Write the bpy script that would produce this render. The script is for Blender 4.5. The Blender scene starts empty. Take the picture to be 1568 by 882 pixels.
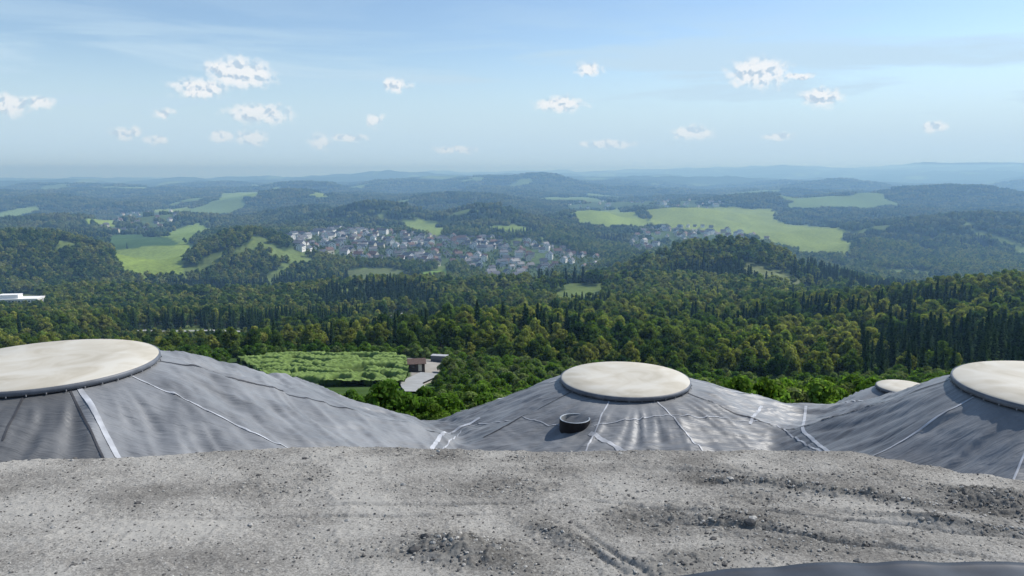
import bpy, bmesh, math, random
import numpy as np
from mathutils import Vector, Matrix
random.seed(7); RNG=np.random.default_rng(11)
scene=bpy.context.scene
scene.view_settings.view_transform='Standard'
scene.view_settings.look='None'; scene.view_settings.exposure=0

# ------------------------------------------------------------------ helpers
PITCH=math.radians(9.0); F=1132.0
def bearing(px,py):
    v=(441-py)/F; u=(px-784)/F
    return u/(math.cos(PITCH)+v*math.sin(PITCH)), math.tan(math.atan(v)-PITCH)
def slope_of(py): return math.tan(math.atan((441-py)/F)-PITCH)

def _h(xi,yi,s):
    h=(xi*374761393+yi*668265263+s*1442695041)&0xffffffff
    h=((h^(h>>13))*1274126177)&0xffffffff
    return ((h^(h>>16))&0xffff)/65535.0
def vn(x,y,s=0):
    x=np.asarray(x,float);y=np.asarray(y,float)
    xi=np.floor(x).astype(np.int64);yi=np.floor(y).astype(np.int64)
    fx=x-xi;fy=y-yi;fx=fx*fx*fx*(fx*(fx*6-15)+10);fy=fy*fy*fy*(fy*(fy*6-15)+10)
    a=_h(xi,yi,s);b=_h(xi+1,yi,s);c=_h(xi,yi+1,s);d=_h(xi+1,yi+1,s)
    return (a*(1-fx)+b*fx)*(1-fy)+(c*(1-fx)+d*fx)*fy
def fbm(x,y,o=4,s=0):
    t=0;a=.5;n=0
    for i in range(o):
        t=t+a*vn(np.asarray(x)*2**i+17.3*i,np.asarray(y)*2**i-9.1*i,s+i);n+=a;a*=.5
    return t/n
def sst(a,b,x):
    t=np.clip((x-a)/(b-a),0,1);return t*t*(3-2*t)
def inpoly(x,y,poly):
    x=np.asarray(x);y=np.asarray(y);r=np.zeros(x.shape,bool);n=len(poly)
    for i in range(n):
        x1,y1=poly[i];x2,y2=poly[(i+1)%n]
        c=((y1>y)!=(y2>y))
        r^=c&(x<(x2-x1)*(y-y1)/((y2-y1) if y2!=y1 else 1e-9)+x1)
    return r

def mesh_obj(name,verts,faces,mats=(),smooth=True,parent=None):
    me=bpy.data.meshes.new(name)
    verts=np.asarray(verts,dtype=np.float32)
    if isinstance(faces,np.ndarray):
        n,k=faces.shape
        me.vertices.add(len(verts));me.vertices.foreach_set('co',verts.ravel())
        me.loops.add(n*k);me.loops.foreach_set('vertex_index',faces.astype(np.int32).ravel())
        me.polygons.add(n);me.polygons.foreach_set('loop_start',np.arange(0,n*k,k,dtype=np.int32))
        me.update(calc_edges=True)
    else:
        me.from_pydata(verts.tolist(),[],faces);me.update()
    if smooth: me.polygons.foreach_set('use_smooth',np.ones(len(me.polygons),bool))
    for m in mats: me.materials.append(m)
    ob=bpy.data.objects.new(name,me);scene.collection.objects.link(ob)
    if parent: ob.parent=parent
    return ob
def grid_faces(nr,nc):
    i=np.arange(nr-1)[:,None]*nc+np.arange(nc-1)[None,:]
    i=i.ravel();return np.stack([i,i+1,i+nc+1,i+nc],1)

def newmat(name):
    m=bpy.data.materials.new(name);m.use_nodes=True
    nt=m.node_tree;nt.nodes.clear()
    return m,nt
def N(nt,t,**kw):
    n=nt.nodes.new(t)
    for k,v in kw.items(): setattr(n,k,v)
    return n
def simple(name,col,rough=.8,var=.25,scale=3.0,bump=0,bscale=20,spec=.3,metal=0):
    m,nt=newmat(name);L=nt.links.new
    o=N(nt,'ShaderNodeOutputMaterial');p=N(nt,'ShaderNodeBsdfPrincipled')
    p.inputs['Roughness'].default_value=rough;p.inputs['Specular IOR Level'].default_value=spec;p.inputs['Metallic'].default_value=metal
    tc=N(nt,'ShaderNodeTexCoord');nz=N(nt,'ShaderNodeTexNoise');nz.inputs['Scale'].default_value=scale;nz.inputs['Detail'].default_value=6
    L(tc.outputs['Object'],nz.inputs['Vector'])
    mr=N(nt,'ShaderNodeMapRange');mr.inputs[1].default_value=.3;mr.inputs[2].default_value=.7;mr.inputs[3].default_value=1-var;mr.inputs[4].default_value=1+var
    L(nz.outputs['Fac'],mr.inputs[0])
    vm=N(nt,'ShaderNodeVectorMath',operation='SCALE');vm.inputs[0].default_value=col[:3];L(mr.outputs[0],vm.inputs['Scale'])
    L(vm.outputs[0],p.inputs['Base Color'])
    L(p.outputs[0],o.inputs[0]);return m

# ------------------------------------------------------------------ terrain function
COLS=[0,200,400,600,800,1000,1200,1400,1568]
TAB=[
(20,[774]*9),
(30,[690]*9),
(45,[668]*9),
(70,[655]*9),
(100,[640,640,640,640,640,638,634,632,630]),
(150,[605,600,594,594,608,614,616,612,602]),
(200,[565,555,546,545,565,588,594,590,578]),
(300,[542,542,532,528,540,556,566,563,548]),
(400,[522,524,520,516,518,520,528,512,505]),
(500,[505,505,508,502,500,495,495,478,462]),
(700,[487,485,484,478,475,474,468,480,482]),
(1000,[465,465,460,452,455,436,428,462,466]),
(1150,[450,455,448,444,450,416,400,448,456]),
(1300,[430,438,432,438,442,440,440,440,446]),
(1600,[385,415,385,400,408,405,420,420,425]),
(2000,[358,376,360,366,372,378,398,398,400]),
(2400,[352,356,358,350,353,356,372,380,375]),
(3000,[348,350,342,338,338,340,348,350,345]),
(3800,[330,337,328,324,322,324,326,320,315]),
(5000,[312,320,312,308,306,312,313,306,300]),
(6500,[300,304,302,298,298,303,304,300,297]),
(8500,[290,294,290,286,285,288,291,289,284]),
(11000,[284,285,282,276,272,276,281,281,275]),
(15000,[282,281,279,273,271,271,271,268,263]),
(22000,[278,276,275,270,268,264,259,253,250]),
(32000,[279,278,277,272,270,268,264,262,258])]
NL=420;NU=140
lD=np.linspace(math.log(20),math.log(32000),NL);uu=np.linspace(-1.4,1.4,NU)
cu=np.array([(c-784)/F for c in COLS])
ringS=np.array([[np.interp(u,cu,[slope_of(r) for r in rows]) for u in uu] for D,rows in TAB])
ringL=np.log([t[0] for t in TAB])
LUT=np.array([np.interp(lD,ringL,ringS[:,j]) for j in range(NU)]).T
def smooth(a,k,ax):
    ker=np.hanning(k+2)[1:-1];ker/=ker.sum();p=k//2
    pad=[(0,0),(0,0)];pad[ax]=(p,p);b=np.pad(a,pad,mode='edge')
    return np.apply_along_axis(lambda v:np.convolve(v,ker,'valid'),ax,b)
LUT=smooth(LUT,13,0);LUT=smooth(LUT,9,1)
# hills and side valleys: (column, distance, half width, half depth, height)
HILLS=[(50,1330,220,170,70),(20,1750,300,150,-35),(150,900,140,120,16),
(368,1480,105,150,58),(390,1850,170,130,-25),(300,1130,120,90,-34),(230,1500,90,120,-14),
(1085,1080,125,95,42),(1100,1330,200,110,-38),(900,880,130,80,18),(560,900,150,90,18),(700,1060,150,70,-20),
(1480,2600,430,300,85),(1560,1500,300,260,-34),(1330,2150,130,120,28),(1500,560,120,60,8),
(585,2850,210,170,76),(600,3300,300,200,-50),(735,2700,150,150,60),(760,3150,300,150,-40),(480,3300,300,200,60),
(900,3050,160,180,60),(1040,3350,260,160,50),(270,3000,260,200,55),(100,2700,250,220,55),(150,3400,400,200,-45),
(1150,4300,420,260,70),(1000,4900,500,260,-60),(700,4300,400,260,75),(420,4700,400,300,75),(200,4400,300,260,60),(60,4600,400,300,75),(1400,4600,600,300,80),
(800,7600,700,500,125),(500,7000,600,400,95),(1250,7600,900,400,110),(150,7600,700,500,85),
(345,335,62,60,-16),(640,490,45,60,-15)]
def H(x,y):
    x=np.asarray(x,float);y=np.maximum(np.asarray(y,float),20)
    u=np.clip(x/y,-1.399,1.399);l=np.clip(np.log(y),lD[0],lD[-1]-1e-6)
    fi=(l-lD[0])/(lD[1]-lD[0]);fj=(u+1.4)/(uu[1]-uu[0])
    i=np.clip(fi.astype(int),0,NL-2);j=np.clip(fj.astype(int),0,NU-2);a=fi-i;b=fj-j
    s=(LUT[i,j]*(1-b)+LUT[i,j+1]*b)*(1-a)+(LUT[i+1,j]*(1-b)+LUT[i+1,j+1]*b)*a
    z=s*y
    z=z+(fbm(x/90,y/90,3,5)-.5)*8*sst(150,500,y)
    z=z+(fbm(x/400,y/400,3,9)-.5)*55*sst(600,2500,y)
    z=z+(fbm(x/1200,y/1000,3,21)-.5)*220*sst(2800,6500,y)
    z=z+(fbm(x/3200,y/2800,3,33)-.5)*300*sst(7000,16000,y)
    for c,D,sx,sy,h in HILLS:
        dx=(x-(c-784)/F*D)/sx;dy=(y-D)/sy
        z=z+h*np.exp(-dx*dx-dy*dy)
    return z
def sight(px,py,fn=None,d0=60,d1=24000):
    fn=fn or H
    u,s=bearing(px,py)
    ys=np.exp(np.linspace(math.log(d0),math.log(d1),2400));z=fn(u*ys,ys)
    k=np.nonzero(z>=s*ys)[0]
    y=ys[k[0]] if len(k) else d1
    return (u*y,y)
def spoly(pts,fn=None): return [sight(a,b,fn) for a,b in pts]

# ------------------------------------------------------------------ fields / land use
BR=(.19,.255,.06);OL=(.10,.125,.055);DG=(.06,.11,.04)
FIELDS=[
([(156,362),(225,358),(278,376),(174,384)],DG),
([(172,385),(298,374),(280,428),(200,427),(178,402)],BR),
([(228,357),(300,340),(376,351),(290,373),(276,375)],(.16,.23,.06)),
([(332,299),(425,285),(432,292),(395,304),(338,306)],(.16,.23,.07)),
([(614,338),(665,336),(686,352),(674,364),(628,357)],(.18,.24,.07)),
([(738,350),(790,345),(822,352),(790,358)],(.17,.23,.06)),
([(865,323),(950,320),(998,347),(935,351),(880,342)],(.185,.245,.065)),
([(966,324),(1187,321),(1192,340),(1262,347),(1305,364),(1302,394),(1240,391),(1180,375),(1100,357),(1000,346)],(.19,.24,.06)),
([(640,421),(682,411),(692,425),(650,432)],(.14,.22,.05)),
([(530,415),(600,411),(642,430),(560,441)],OL),
([(1128,402),(1190,414),(1243,435),(1168,439)],(.13,.15,.07)),
([(130,340),(170,335),(176,346),(140,347)],BR),
([(1085,300),(1135,298),(1125,305)],BR),
([(470,302),(520,298),(500,305)],BR),
([(0,452),(58,450),(75,480),(0,486)],(.13,.15,.07)),
([(230,320),(300,314),(290,322),(240,326)],BR),
]
FW=[(spoly(p),c) for p,c in FIELDS]
MAZE=[(-.385*196,196),(-.30*204,204),(-.148*204,204),(-.143*176,176),(-.15*152,152),(-.25*150,150),(-.34*160,160)]
YARD=[(-.146*206,206),(-.08*206,206),(-.085*190,190),(-.10*172,172),(-.13*152,152),(-.165*150,150),(-.14*172,172)]
VILL=spoly([(432,364),(520,350),(640,362),(760,366),(860,378),(935,396),(905,415),(850,416),(822,440),(760,432),(700,408),(600,404),(520,400),(450,382)])
VILL2=spoly([(950,372),(1000,350),(1110,350),(1185,372),(1120,376),(1040,372),(980,392)])
VILL3=spoly([(150,345),(180,328),(285,322),(270,340),(215,356),(165,360)])
VILL4=spoly([(860,312),(960,308),(1110,312),(1100,321),(960,319),(870,322)])
ALLV=[VILL,VILL2,VILL3,VILL4]
def roadline(pts,d0=60): return [sight(a,b,None,d0) for a,b in pts]
ROADS=[([(215,509),(330,511),(420,511),(480,508)],10),([(600,487),(640,480),(670,474)],9),
       ([(640,604),(628,590),(660,575)],5)]
RW=[(roadline(p),w) for p,w in ROADS]
def near_road(x,y,extra=0):
    m=np.zeros(np.shape(x),bool)
    for pl,w in RW:
        for (x1,y1),(x2,y2) in zip(pl[:-1],pl[1:]):
            dx,dy=x2-x1,y2-y1;L2=dx*dx+dy*dy+1e-9
            t=np.clip(((x-x1)*dx+(y-y1)*dy)/L2,0,1)
            m|=np.hypot(x-x1-t*dx,y-y1-t*dy)<w/2+extra
    return m
def road_front(x,y):
    m=np.ones(np.shape(x))
    for pl,w in RW[:2]:
        P=np.array(sorted(pl));yr=np.interp(x,P[:,0],P[:,1]);k=(x>P[0,0]+5)&(x<P[-1,0]-5)&(y<yr)&(y>yr-180)
        m=np.where(k,np.where(y>yr-60,.35,.62),m)
    return m
def fieldnoise(x,y): return (fbm(x/420+5,y/700,2,77)>.70)&(y>3800)
def clearing(x,y): return (fbm(x/70+9,y/110,3,88)>.68)&(y>480)&(y<3000)
def open_land(x,y):
    m=fieldnoise(x,y)|clearing(x,y)
    for p,c in FW: m|=inpoly(x,y,p)
    m|=inpoly(x,y,MAZE)|inpoly(x,y,YARD)
    return m

NR,NC=680,620
Ds=np.exp(np.linspace(math.log(20),math.log(31500),NR));us=np.linspace(-1.25,1.25,NC)
Y=np.repeat(Ds[:,None],NC,1);X=Y*us[None,:];Z=H(X,Y)
Z=Z+sst(8500,9500,Y)*(fbm(X/110,Y/110,2,3))*22
col=np.zeros((NR,NC,4));col[...,3]=1
fl=np.array([.034,.055,.02]);nz=fbm(X/60,Y/60,3,41)[...,None]
col[...,:3]=fl*(0.7+.7*nz)
nearg=(Y<230)[...,None];col[...,:3]=np.where(nearg,np.array([.06,.10,.03])*(0.6+.9*nz),col[...,:3])
col[...,:3]=np.where(clearing(X,Y)[...,None],np.array([.12,.16,.055])*(0.6+.8*nz),col[...,:3])
fn_=fieldnoise(X,Y)[...,None];col[...,:3]=np.where(fn_,np.array([.13,.19,.07])*(0.7+.6*fbm(X/300,Y/300,2,8))[...,None],col[...,:3])
for V in ALLV:
    col[...,:3]=np.where(inpoly(X,Y,V)[...,None],np.array([.075,.11,.045])*(.6+.8*nz),col[...,:3])
for p,c in FW: col[...,:3]=np.where(inpoly(X,Y,p)[...,None],np.array(c)*(0.78+.44*fbm(X/45,Y/160,3,44)[...,None]),col[...,:3])
col[...,:3]=np.where(inpoly(X,Y,YARD)[...,None],np.array([.30,.28,.25])*(.75+.5*fbm(X/6,Y/6,3,46)[...,None]),col[...,:3])
col[...,:3]=np.where(inpoly(X,Y,MAZE)[...,None],np.array([.09,.13,.045])*(.8+.3*nz),col[...,:3])
m,nt=newmat('terrain_land');L=nt.links.new
o=N(nt,'ShaderNodeOutputMaterial');p=N(nt,'ShaderNodeBsdfDiffuse')
at=N(nt,'ShaderNodeAttribute',attribute_name='land');geo=N(nt,'ShaderNodeNewGeometry')
n1=N(nt,'ShaderNodeTexNoise');n1.inputs['Scale'].default_value=.12;n1.inputs['Detail'].default_value=8;L(geo.outputs['Position'],n1.inputs['Vector'])
mr=N(nt,'ShaderNodeMapRange');mr.inputs[1].default_value=.3;mr.inputs[2].default_value=.7;mr.inputs[3].default_value=.75;mr.inputs[4].default_value=1.25;L(n1.outputs['Fac'],mr.inputs[0])
vm=N(nt,'ShaderNodeVectorMath',operation='SCALE');L(at.outputs['Color'],vm.inputs[0]);L(mr.outputs[0],vm.inputs['Scale']);L(vm.outputs[0],p.inputs['Color']);L(p.outputs[0],o.inputs[0])
terrain=mesh_obj('terrain',np.stack([X,Y,Z],-1).reshape(-1,3),grid_faces(NR,NC),[m])
ca=terrain.data.color_attributes.new('land','FLOAT_COLOR','POINT');ca.data.foreach_set('color',col.reshape(-1).astype(np.float32))

asph=simple('asphalt_road',(.30,.30,.29),.9,.12,.5)
def ribbon(name,pts,w,fn,off,mat,step,parent=None,nacross=3):
    pts=np.array(pts,float);seg=np.hypot(*np.diff(pts,axis=0).T);s=np.concatenate([[0],np.cumsum(seg)])
    n=max(2,int(s[-1]/step));t=np.linspace(0,s[-1],n)
    cx=np.interp(t,s,pts[:,0]);cy=np.interp(t,s,pts[:,1])
    k=max(3,min(9,n//4*2+1));
    if n>12:
        ker=np.ones(k)/k;cx=np.convolve(np.pad(cx,k//2,mode='reflect',reflect_type='odd'),ker,'valid');cy=np.convolve(np.pad(cy,k//2,mode='reflect',reflect_type='odd'),ker,'valid')
    tx=np.gradient(cx);ty=np.gradient(cy);l=np.hypot(tx,ty)+1e-9;nx,ny=-ty/l,tx/l
    a=np.linspace(-.5,.5,nacross)
    XX=cx[:,None]+nx[:,None]*a*w;YY=cy[:,None]+ny[:,None]*a*w
    ZZ=fn(XX,YY)+off
    return mesh_obj(name,np.stack([XX,YY,ZZ],-1).reshape(-1,3),grid_faces(n,nacross),[mat],True,parent)
for pl,w in RW: ribbon('country_road',pl,w,H,.6 if w<6 else 1.6,asph,6)

# ------------------------------------------------------------------ foliage materials
def foliage(name,a,b,c,trans=.3):
    m,nt=newmat(name);L=nt.links.new
    o=N(nt,'ShaderNodeOutputMaterial');oi=N(nt,'ShaderNodeObjectInfo')
    nz=N(nt,'ShaderNodeTexNoise');nz.inputs['Scale'].default_value=.010;nz.inputs['Detail'].default_value=3;L(oi.outputs['Location'],nz.inputs['Vector'])
    ad=N(nt,'ShaderNodeMath',operation='MULTIPLY_ADD');L(oi.outputs['Random'],ad.inputs[0]);ad.inputs[1].default_value=.55;L(nz.outputs['Fac'],ad.inputs[2])
    rp=N(nt,'ShaderNodeValToRGB');e=rp.color_ramp.elements
    e[0].position=.47;e[0].color=(*a,1);e[1].position=.98;e[1].color=(*c,1);k=e.new(.72);k.color=(*b,1)
    L(ad.outputs[0],rp.inputs[0])
    at=N(nt,'ShaderNodeAttribute',attribute_name='tone')
    vm=N(nt,'ShaderNodeVectorMath',operation='SCALE');L(rp.outputs[0],vm.inputs[0]);L(at.outputs['Fac'],vm.inputs['Scale'])
    d=N(nt,'ShaderNodeBsdfDiffuse');t=N(nt,'ShaderNodeBsdfTranslucent');mx=N(nt,'ShaderNodeMixShader');mx.inputs[0].default_value=trans
    tv=N(nt,'ShaderNodeVectorMath',operation='MULTIPLY');L(vm.outputs[0],tv.inputs[0]);tv.inputs[1].default_value=(1.4,1.6,.7)
    L(vm.outputs[0],d.inputs[0]);L(tv.outputs[0],t.inputs[0]);L(d.outputs[0],mx.inputs[1]);L(t.outputs[0],mx.inputs[2]);L(mx.outputs[0],o.inputs[0]);return m
F_DEC=foliage('leaves_broadleaf',(.038,.078,.022),(.115,.165,.034),(.23,.235,.065),.44)
F_CON=foliage('needles_conifer',(.018,.042,.016),(.03,.06,.022),(.045,.075,.028),.15)
F_BUSH=foliage('leaves_shrub',(.075,.14,.026),(.135,.22,.038),(.18,.215,.095),.45)
BARK=simple('bark',(.09,.07,.05),.95,.3,4)

def ico(sub):
    bm=bmesh.new();bmesh.ops.create_icosphere(bm,subdivisions=sub,radius=1);bm.verts.ensure_lookup_table()
    v=np.array([x.co[:] for x in bm.verts]);f=[tuple(q.index for q in p.verts) for p in bm.faces];bm.free();return v,f
ICO1=ico(1);ICO2=ico(2)
class MB:
    def __init__(s): s.v=[];s.f=[];s.m=[];s.t=[];s.n=0
    def add(s,v,f,mi,tone):
        v=np.asarray(v);s.v.append(v);s.f+= [tuple(int(i)+s.n for i in q) for q in f];s.m+=[mi]*len(f)
        s.t.append(np.full(len(v),tone) if np.isscalar(tone) else tone);s.n+=len(v)
    def obj(s,name,mats,coll=None,smooth=False):
        me=bpy.data.meshes.new(name);me.from_pydata(np.concatenate(s.v).tolist(),[],s.f)
        for m in mats: me.materials.append(m)
        me.polygons.foreach_set('material_index',s.m)
        if smooth: me.polygons.foreach_set('use_smooth',[True]*len(s.f))
        a=me.attributes.new('tone','FLOAT','POINT');a.data.foreach_set('value',np.concatenate(s.t).astype(np.float32))
        me.update();ob=bpy.data.objects.new(name,me);(coll or scene.collection).objects.link(ob);return ob
def cards(mb,c,nrm,size,rng,tone,mi=0):
    n=len(c);nrm=nrm/np.linalg.norm(nrm,axis=1)[:,None]
    r=rng.normal(size=(n,3));a=np.cross(nrm,r);a/=np.linalg.norm(a,axis=1)[:,None];b=np.cross(nrm,a)
    s=size*rng.uniform(.6,1.3,(n,1));P=[]
    for ka,kb in((1,0),(0,1),(-1,0),(0,-1)):
        P.append(c+(a*ka+b*kb)*s*rng.uniform(.45,.8,(n,1))+nrm*rng.uniform(-.2,.2,(n,1))*s)
    v=np.stack(P,1).reshape(-1,3);i=np.arange(n)*4
    mb.add(v,np.stack([i,i+1,i+2,i+3],1).tolist(),mi,np.repeat(tone,4) if not np.isscalar(tone) else tone)
def limb(mb,p0,p1,r0,r1,k=6):
    p0=np.array(p0,float);p1=np.array(p1,float);d=p1-p0;d/=np.linalg.norm(d)
    a=np.cross(d,[.3,.9,.1]);a/=np.linalg.norm(a);b=np.cross(d,a);t=np.arange(k)*2*math.pi/k
    ring=np.cos(t)[:,None]*a+np.sin(t)[:,None]*b
    mb.add(np.concatenate([p0+ring*r0,p1+ring*r1]),[(i,(i+1)%k,(i+1)%k+k,i+k) for i in range(k)],1,1.0)
def dirs(rng,n):
    d=rng.normal(size=(n,3));return d/np.linalg.norm(d,axis=1)[:,None]
def broad(name,seed,coll,h=20,R=5.5,cb=.3,nl=14,nc=160,cs=.55,core=ICO1,mat=None,stem=True):
    rng=np.random.default_rng(seed);mb=MB()
    if stem:
        limb(mb,(0,0,-.5),(rng.uniform(-.3,.3),0,h*.45),h*.02,h*.012);limb(mb,(0,0,h*.4),(0,.3,h*.85),h*.012,h*.004)
    zc=h*(cb+1)/2;hz=h*(1-cb)/2
    for l in range(nl):
        d=dirs(rng,1)[0];q=rng.uniform(.35,.78)
        if l==0: d=np.array([0,0,1.]);q=.7
        c=np.array([d[0]*R*q,d[1]*R*q,zc+d[2]*hz*q]);
        taper=1-.35*max(0,(c[2]-zc)/hz)
        c[:2]*=taper
        lr=R*rng.uniform(.34,.52)*taper
        if stem and l<6: limb(mb,(0,0,h*rng.uniform(.25,.5)),c,h*.007,h*.002,4)
        tone=rng.uniform(.65,1.35)
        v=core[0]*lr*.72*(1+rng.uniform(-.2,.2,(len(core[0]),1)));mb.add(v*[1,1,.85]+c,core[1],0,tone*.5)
        dd=dirs(rng,nc);dd[:,2]=np.where(rng.random(nc)<.35,np.abs(dd[:,2]),dd[:,2])
        cc=c+dd*lr*rng.uniform(.7,1.1,(nc,1))*[1,1,.85]
        cards(mb,cc,dd+rng.normal(size=(nc,3))*.4,cs,rng,tone*rng.uniform(.75,1.25,nc))
    return mb.obj(name,[mat or F_DEC,BARK],coll)
def conif(name,seed,coll,h=24,R=3.6,tiers=22,per=26,cs=.7):
    rng=np.random.default_rng(seed);mb=MB();limb(mb,(0,0,-.5),(0,0,h*.97),h*.014,.03)
    z=np.repeat(np.linspace(.12,.99,tiers),per);n=len(z);z=z+rng.uniform(-.02,.02,n)
    r=R*(1.02-z)**.85;q=rng.uniform(.35,1.05,n);a=rng.uniform(0,2*math.pi,n)
    lump=1+.22*np.sin(a*3+z*30)
    c=np.stack([np.cos(a)*r*q*lump,np.sin(a)*r*q*lump,z*h-q*r*.35],1)
    nn=np.stack([np.cos(a)*.7,np.sin(a)*.7,np.ones(n)],1)+rng.normal(size=(n,3))*.3
    cards(mb,c,nn,cs,rng,rng.uniform(.7,1.3,n))
    for k in range(7):
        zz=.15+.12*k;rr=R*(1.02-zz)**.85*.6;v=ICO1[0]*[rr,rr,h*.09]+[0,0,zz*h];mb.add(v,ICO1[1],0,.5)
    return mb.obj(name,[F_CON,BARK],coll)
def coll(n): return bpy.data.collections.new(n)

cNear=coll('near_forest_trees')
for i in range(6): broad('a_broadleaf_%d'%i,100+i,cNear,19,5.9+.4*(i%3),.22,15,120,.75)
for i in range(3): conif('b_conifer_%d'%i,140+i,cNear,21,4.2)
cMid=coll('mid_forest_trees')
for i in range(6): broad('a_broadleaf_%d'%i,200+i,cMid,16.5,6.4,.1,9,30,1.35,ICO1,None,False)
for i in range(3): conif('b_conifer_%d'%i,240+i,cMid,18,4.4,12,14,1.3)
cBush=coll('shrubs')
for i in range(5): broad('shrub_%d'%i,300+i,cBush,4.2,2.3,.02,11,170,.28,ICO1,F_BUSH)
cPatch=coll('forest_patches')
def patch(name,seed,c):
    rng=np.random.default_rng(seed);mb=MB()
    for k in range(15):
        a=rng.uniform(0,2*math.pi);q=math.sqrt(rng.uniform(0,1))*27;hh=rng.uniform(13,20);con=rng.random()<.1
        core=ICO2;d=core[0]*(1+rng.uniform(-.16,.16,(len(core[0]),1)));r=rng.uniform(5,8)
        if con:
            r*=.6;zz=(core[0][:,2]+1)/2;v=np.stack([d[:,0]*r*(1.3-zz*1.1),d[:,1]*r*(1.3-zz*1.1),d[:,2]*hh*.6+hh*.6],1)
        else: v=d*[r,r,hh*.5]+[0,0,hh*.5]
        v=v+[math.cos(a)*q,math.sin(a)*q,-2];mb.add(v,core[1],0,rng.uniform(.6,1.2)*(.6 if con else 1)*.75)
        n=16;dd=dirs(rng,n);dd[:,2]=np.abs(dd[:,2]);cc=dd*[r*1.05,r*1.05,hh*.5]+[math.cos(a)*q,math.sin(a)*q,hh*.5-2]
        if not con: cards(mb,cc,dd+rng.normal(size=(n,3))*.4,1.5,rng,rng.uniform(.6,1.2,n))
    return mb.obj(name,[F_DEC],c)
for i in range(5): patch('patch_%d'%i,400+i,cPatch)

def scatter(name,x,y,z,sc,vi,co,rng=RNG,sz=None):
    n=len(x);me=bpy.data.meshes.new(name);me.vertices.add(n);me.vertices.foreach_set('co',np.stack([x,y,z],1).astype(np.float32).ravel())
    def att(k,v,t='FLOAT'):
        a=me.attributes.new(k,t,'POINT');a.data.foreach_set('value',v)
    att('sc',np.asarray(sc,np.float32));att('szz',np.asarray(sc if sz is None else sz,np.float32));att('rz',rng.uniform(0,6.28,n).astype(np.float32));att('vi',np.asarray(vi,np.int32),'INT')
    ob=bpy.data.objects.new(name,me);scene.collection.objects.link(ob)
    g=bpy.data.node_groups.new(name+'_scatter','GeometryNodeTree')
    g.interface.new_socket('Geometry',in_out='INPUT',socket_type='NodeSocketGeometry');g.interface.new_socket('Geometry',in_out='OUTPUT',socket_type='NodeSocketGeometry')
    gi=g.nodes.new('NodeGroupInput');go=g.nodes.new('NodeGroupOutput');ip=g.nodes.new('GeometryNodeInstanceOnPoints');ci=g.nodes.new('GeometryNodeCollectionInfo')
    ci.inputs['Collection'].default_value=co;ci.inputs['Separate Children'].default_value=True;ci.inputs['Reset Children'].default_value=True
    def na(k,t='FLOAT'):
        q=g.nodes.new('GeometryNodeInputNamedAttribute');q.data_type=t;q.inputs['Name'].default_value=k;return q.outputs['Attribute']
    cr=g.nodes.new('ShaderNodeCombineXYZ');cs=g.nodes.new('ShaderNodeCombineXYZ');l=g.links.new
    l(na('rz'),cr.inputs[2]);s=na('sc');l(s,cs.inputs[0]);l(s,cs.inputs[1]);l(na('szz'),cs.inputs[2])
    m2p=g.nodes.new('GeometryNodeMeshToPoints');l(gi.outputs[0],m2p.inputs[0])
    l(m2p.outputs[0],ip.inputs['Points']);l(ci.outputs[0],ip.inputs['Instance']);ip.inputs['Pick Instance'].default_value=True
    l(na('vi','INT'),ip.inputs['Instance Index']);l(cr.outputs[0],ip.inputs['Rotation']);l(cs.outputs[0],ip.inputs['Scale']);l(ip.outputs[0],go.inputs[0])
    md=ob.modifiers.new('scatter','NODES');md.node_group=g;return ob
def jgrid(y0,y1,sp,um=.9):
    xs=np.arange(-um*y1,um*y1,sp);ys=np.arange(y0,y1,sp);x,y=np.meshgrid(xs,ys);x=x.ravel();y=y.ravel()
    k=np.abs(x)<um*y+20;x=x[k];y=y[k];x=x+RNG.uniform(-.5,.5,len(x))*sp*.9;y=y+RNG.uniform(-.5,.5,len(y))*sp*.9;return x,y
def keep(x,y,m): return x[m],y[m]
x,y=jgrid(56,225,2.9)
u=x/y
m=~open_land(x,y)&~near_road(x,y,1)
m&=(vn(x/9,y/9,3)>.28)
m&=~((u>-.40)&(u<-.13)&(y>104))|((u>-.40)&(u<-.13)&(y>204))
m&=~((u>-.2)&(u<-.11)&(y>108)&(y<206))
x,y=keep(x,y,m);u=x/y;sc=RNG.uniform(.55,1.15,len(x))*(1+.25*(fbm(x/20,y/20,2,4)-.5));sc*=np.where((u>-.42)&(u<-.06),.82,1)
scatter('shrubs',x,y,H(x,y)-.2,sc,RNG.integers(0,5,len(x)),cBush,sz=sc*RNG.uniform(.8,1.2,len(x)))
x,y=jgrid(150,720,7.6);u=x/y
lim=np.interp(u,[-.7,-.45,-.40,-.12,-.05,.1,.3,.5,.7],[215,215,222,218,205,200,205,200,190])
m=~open_land(x,y)&~near_road(x,y,7)&(y>lim)&(vn(x/25,y/25,8)>.12)
x,y=keep(x,y,m);u=x/y
edge=np.clip((y-np.interp(u,[-.7,0,.7],[215,205,195]))/90,0,1)
rf=road_front(x,y)
sc=RNG.uniform(.65,1.12,len(x))*(.5+.45*edge);sc*=np.where((u<-.1),.82,1)*rf
cn=fbm(x/70+3,y/70,2,15)+.24*((u>.48)&(y<330))+RNG.uniform(-.05,.05,len(x));con=(cn>.73)&(rf>.9)
vi=np.where(con,RNG.integers(6,9,len(x)),RNG.integers(0,6,len(x)))
scatter('near_forest',x,y,H(x,y)-.3,sc,vi,cNear)
x,y=jgrid(715,2300,9.4);inv=np.zeros(len(x),bool)
for V in ALLV: inv|=inpoly(x,y,V)
m=~open_land(x,y)&~near_road(x,y,7)&(~inv|(RNG.random(len(x))<.42))
x,y=x[m],y[m];inv=inv[m];cn=fbm(x/160+3,y/160,2,15)+RNG.uniform(-.04,.04,len(x));con=(cn>.72)&~inv
sc=RNG.uniform(.65,1.2,len(x))*np.where(inv,.48,1)
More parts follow.
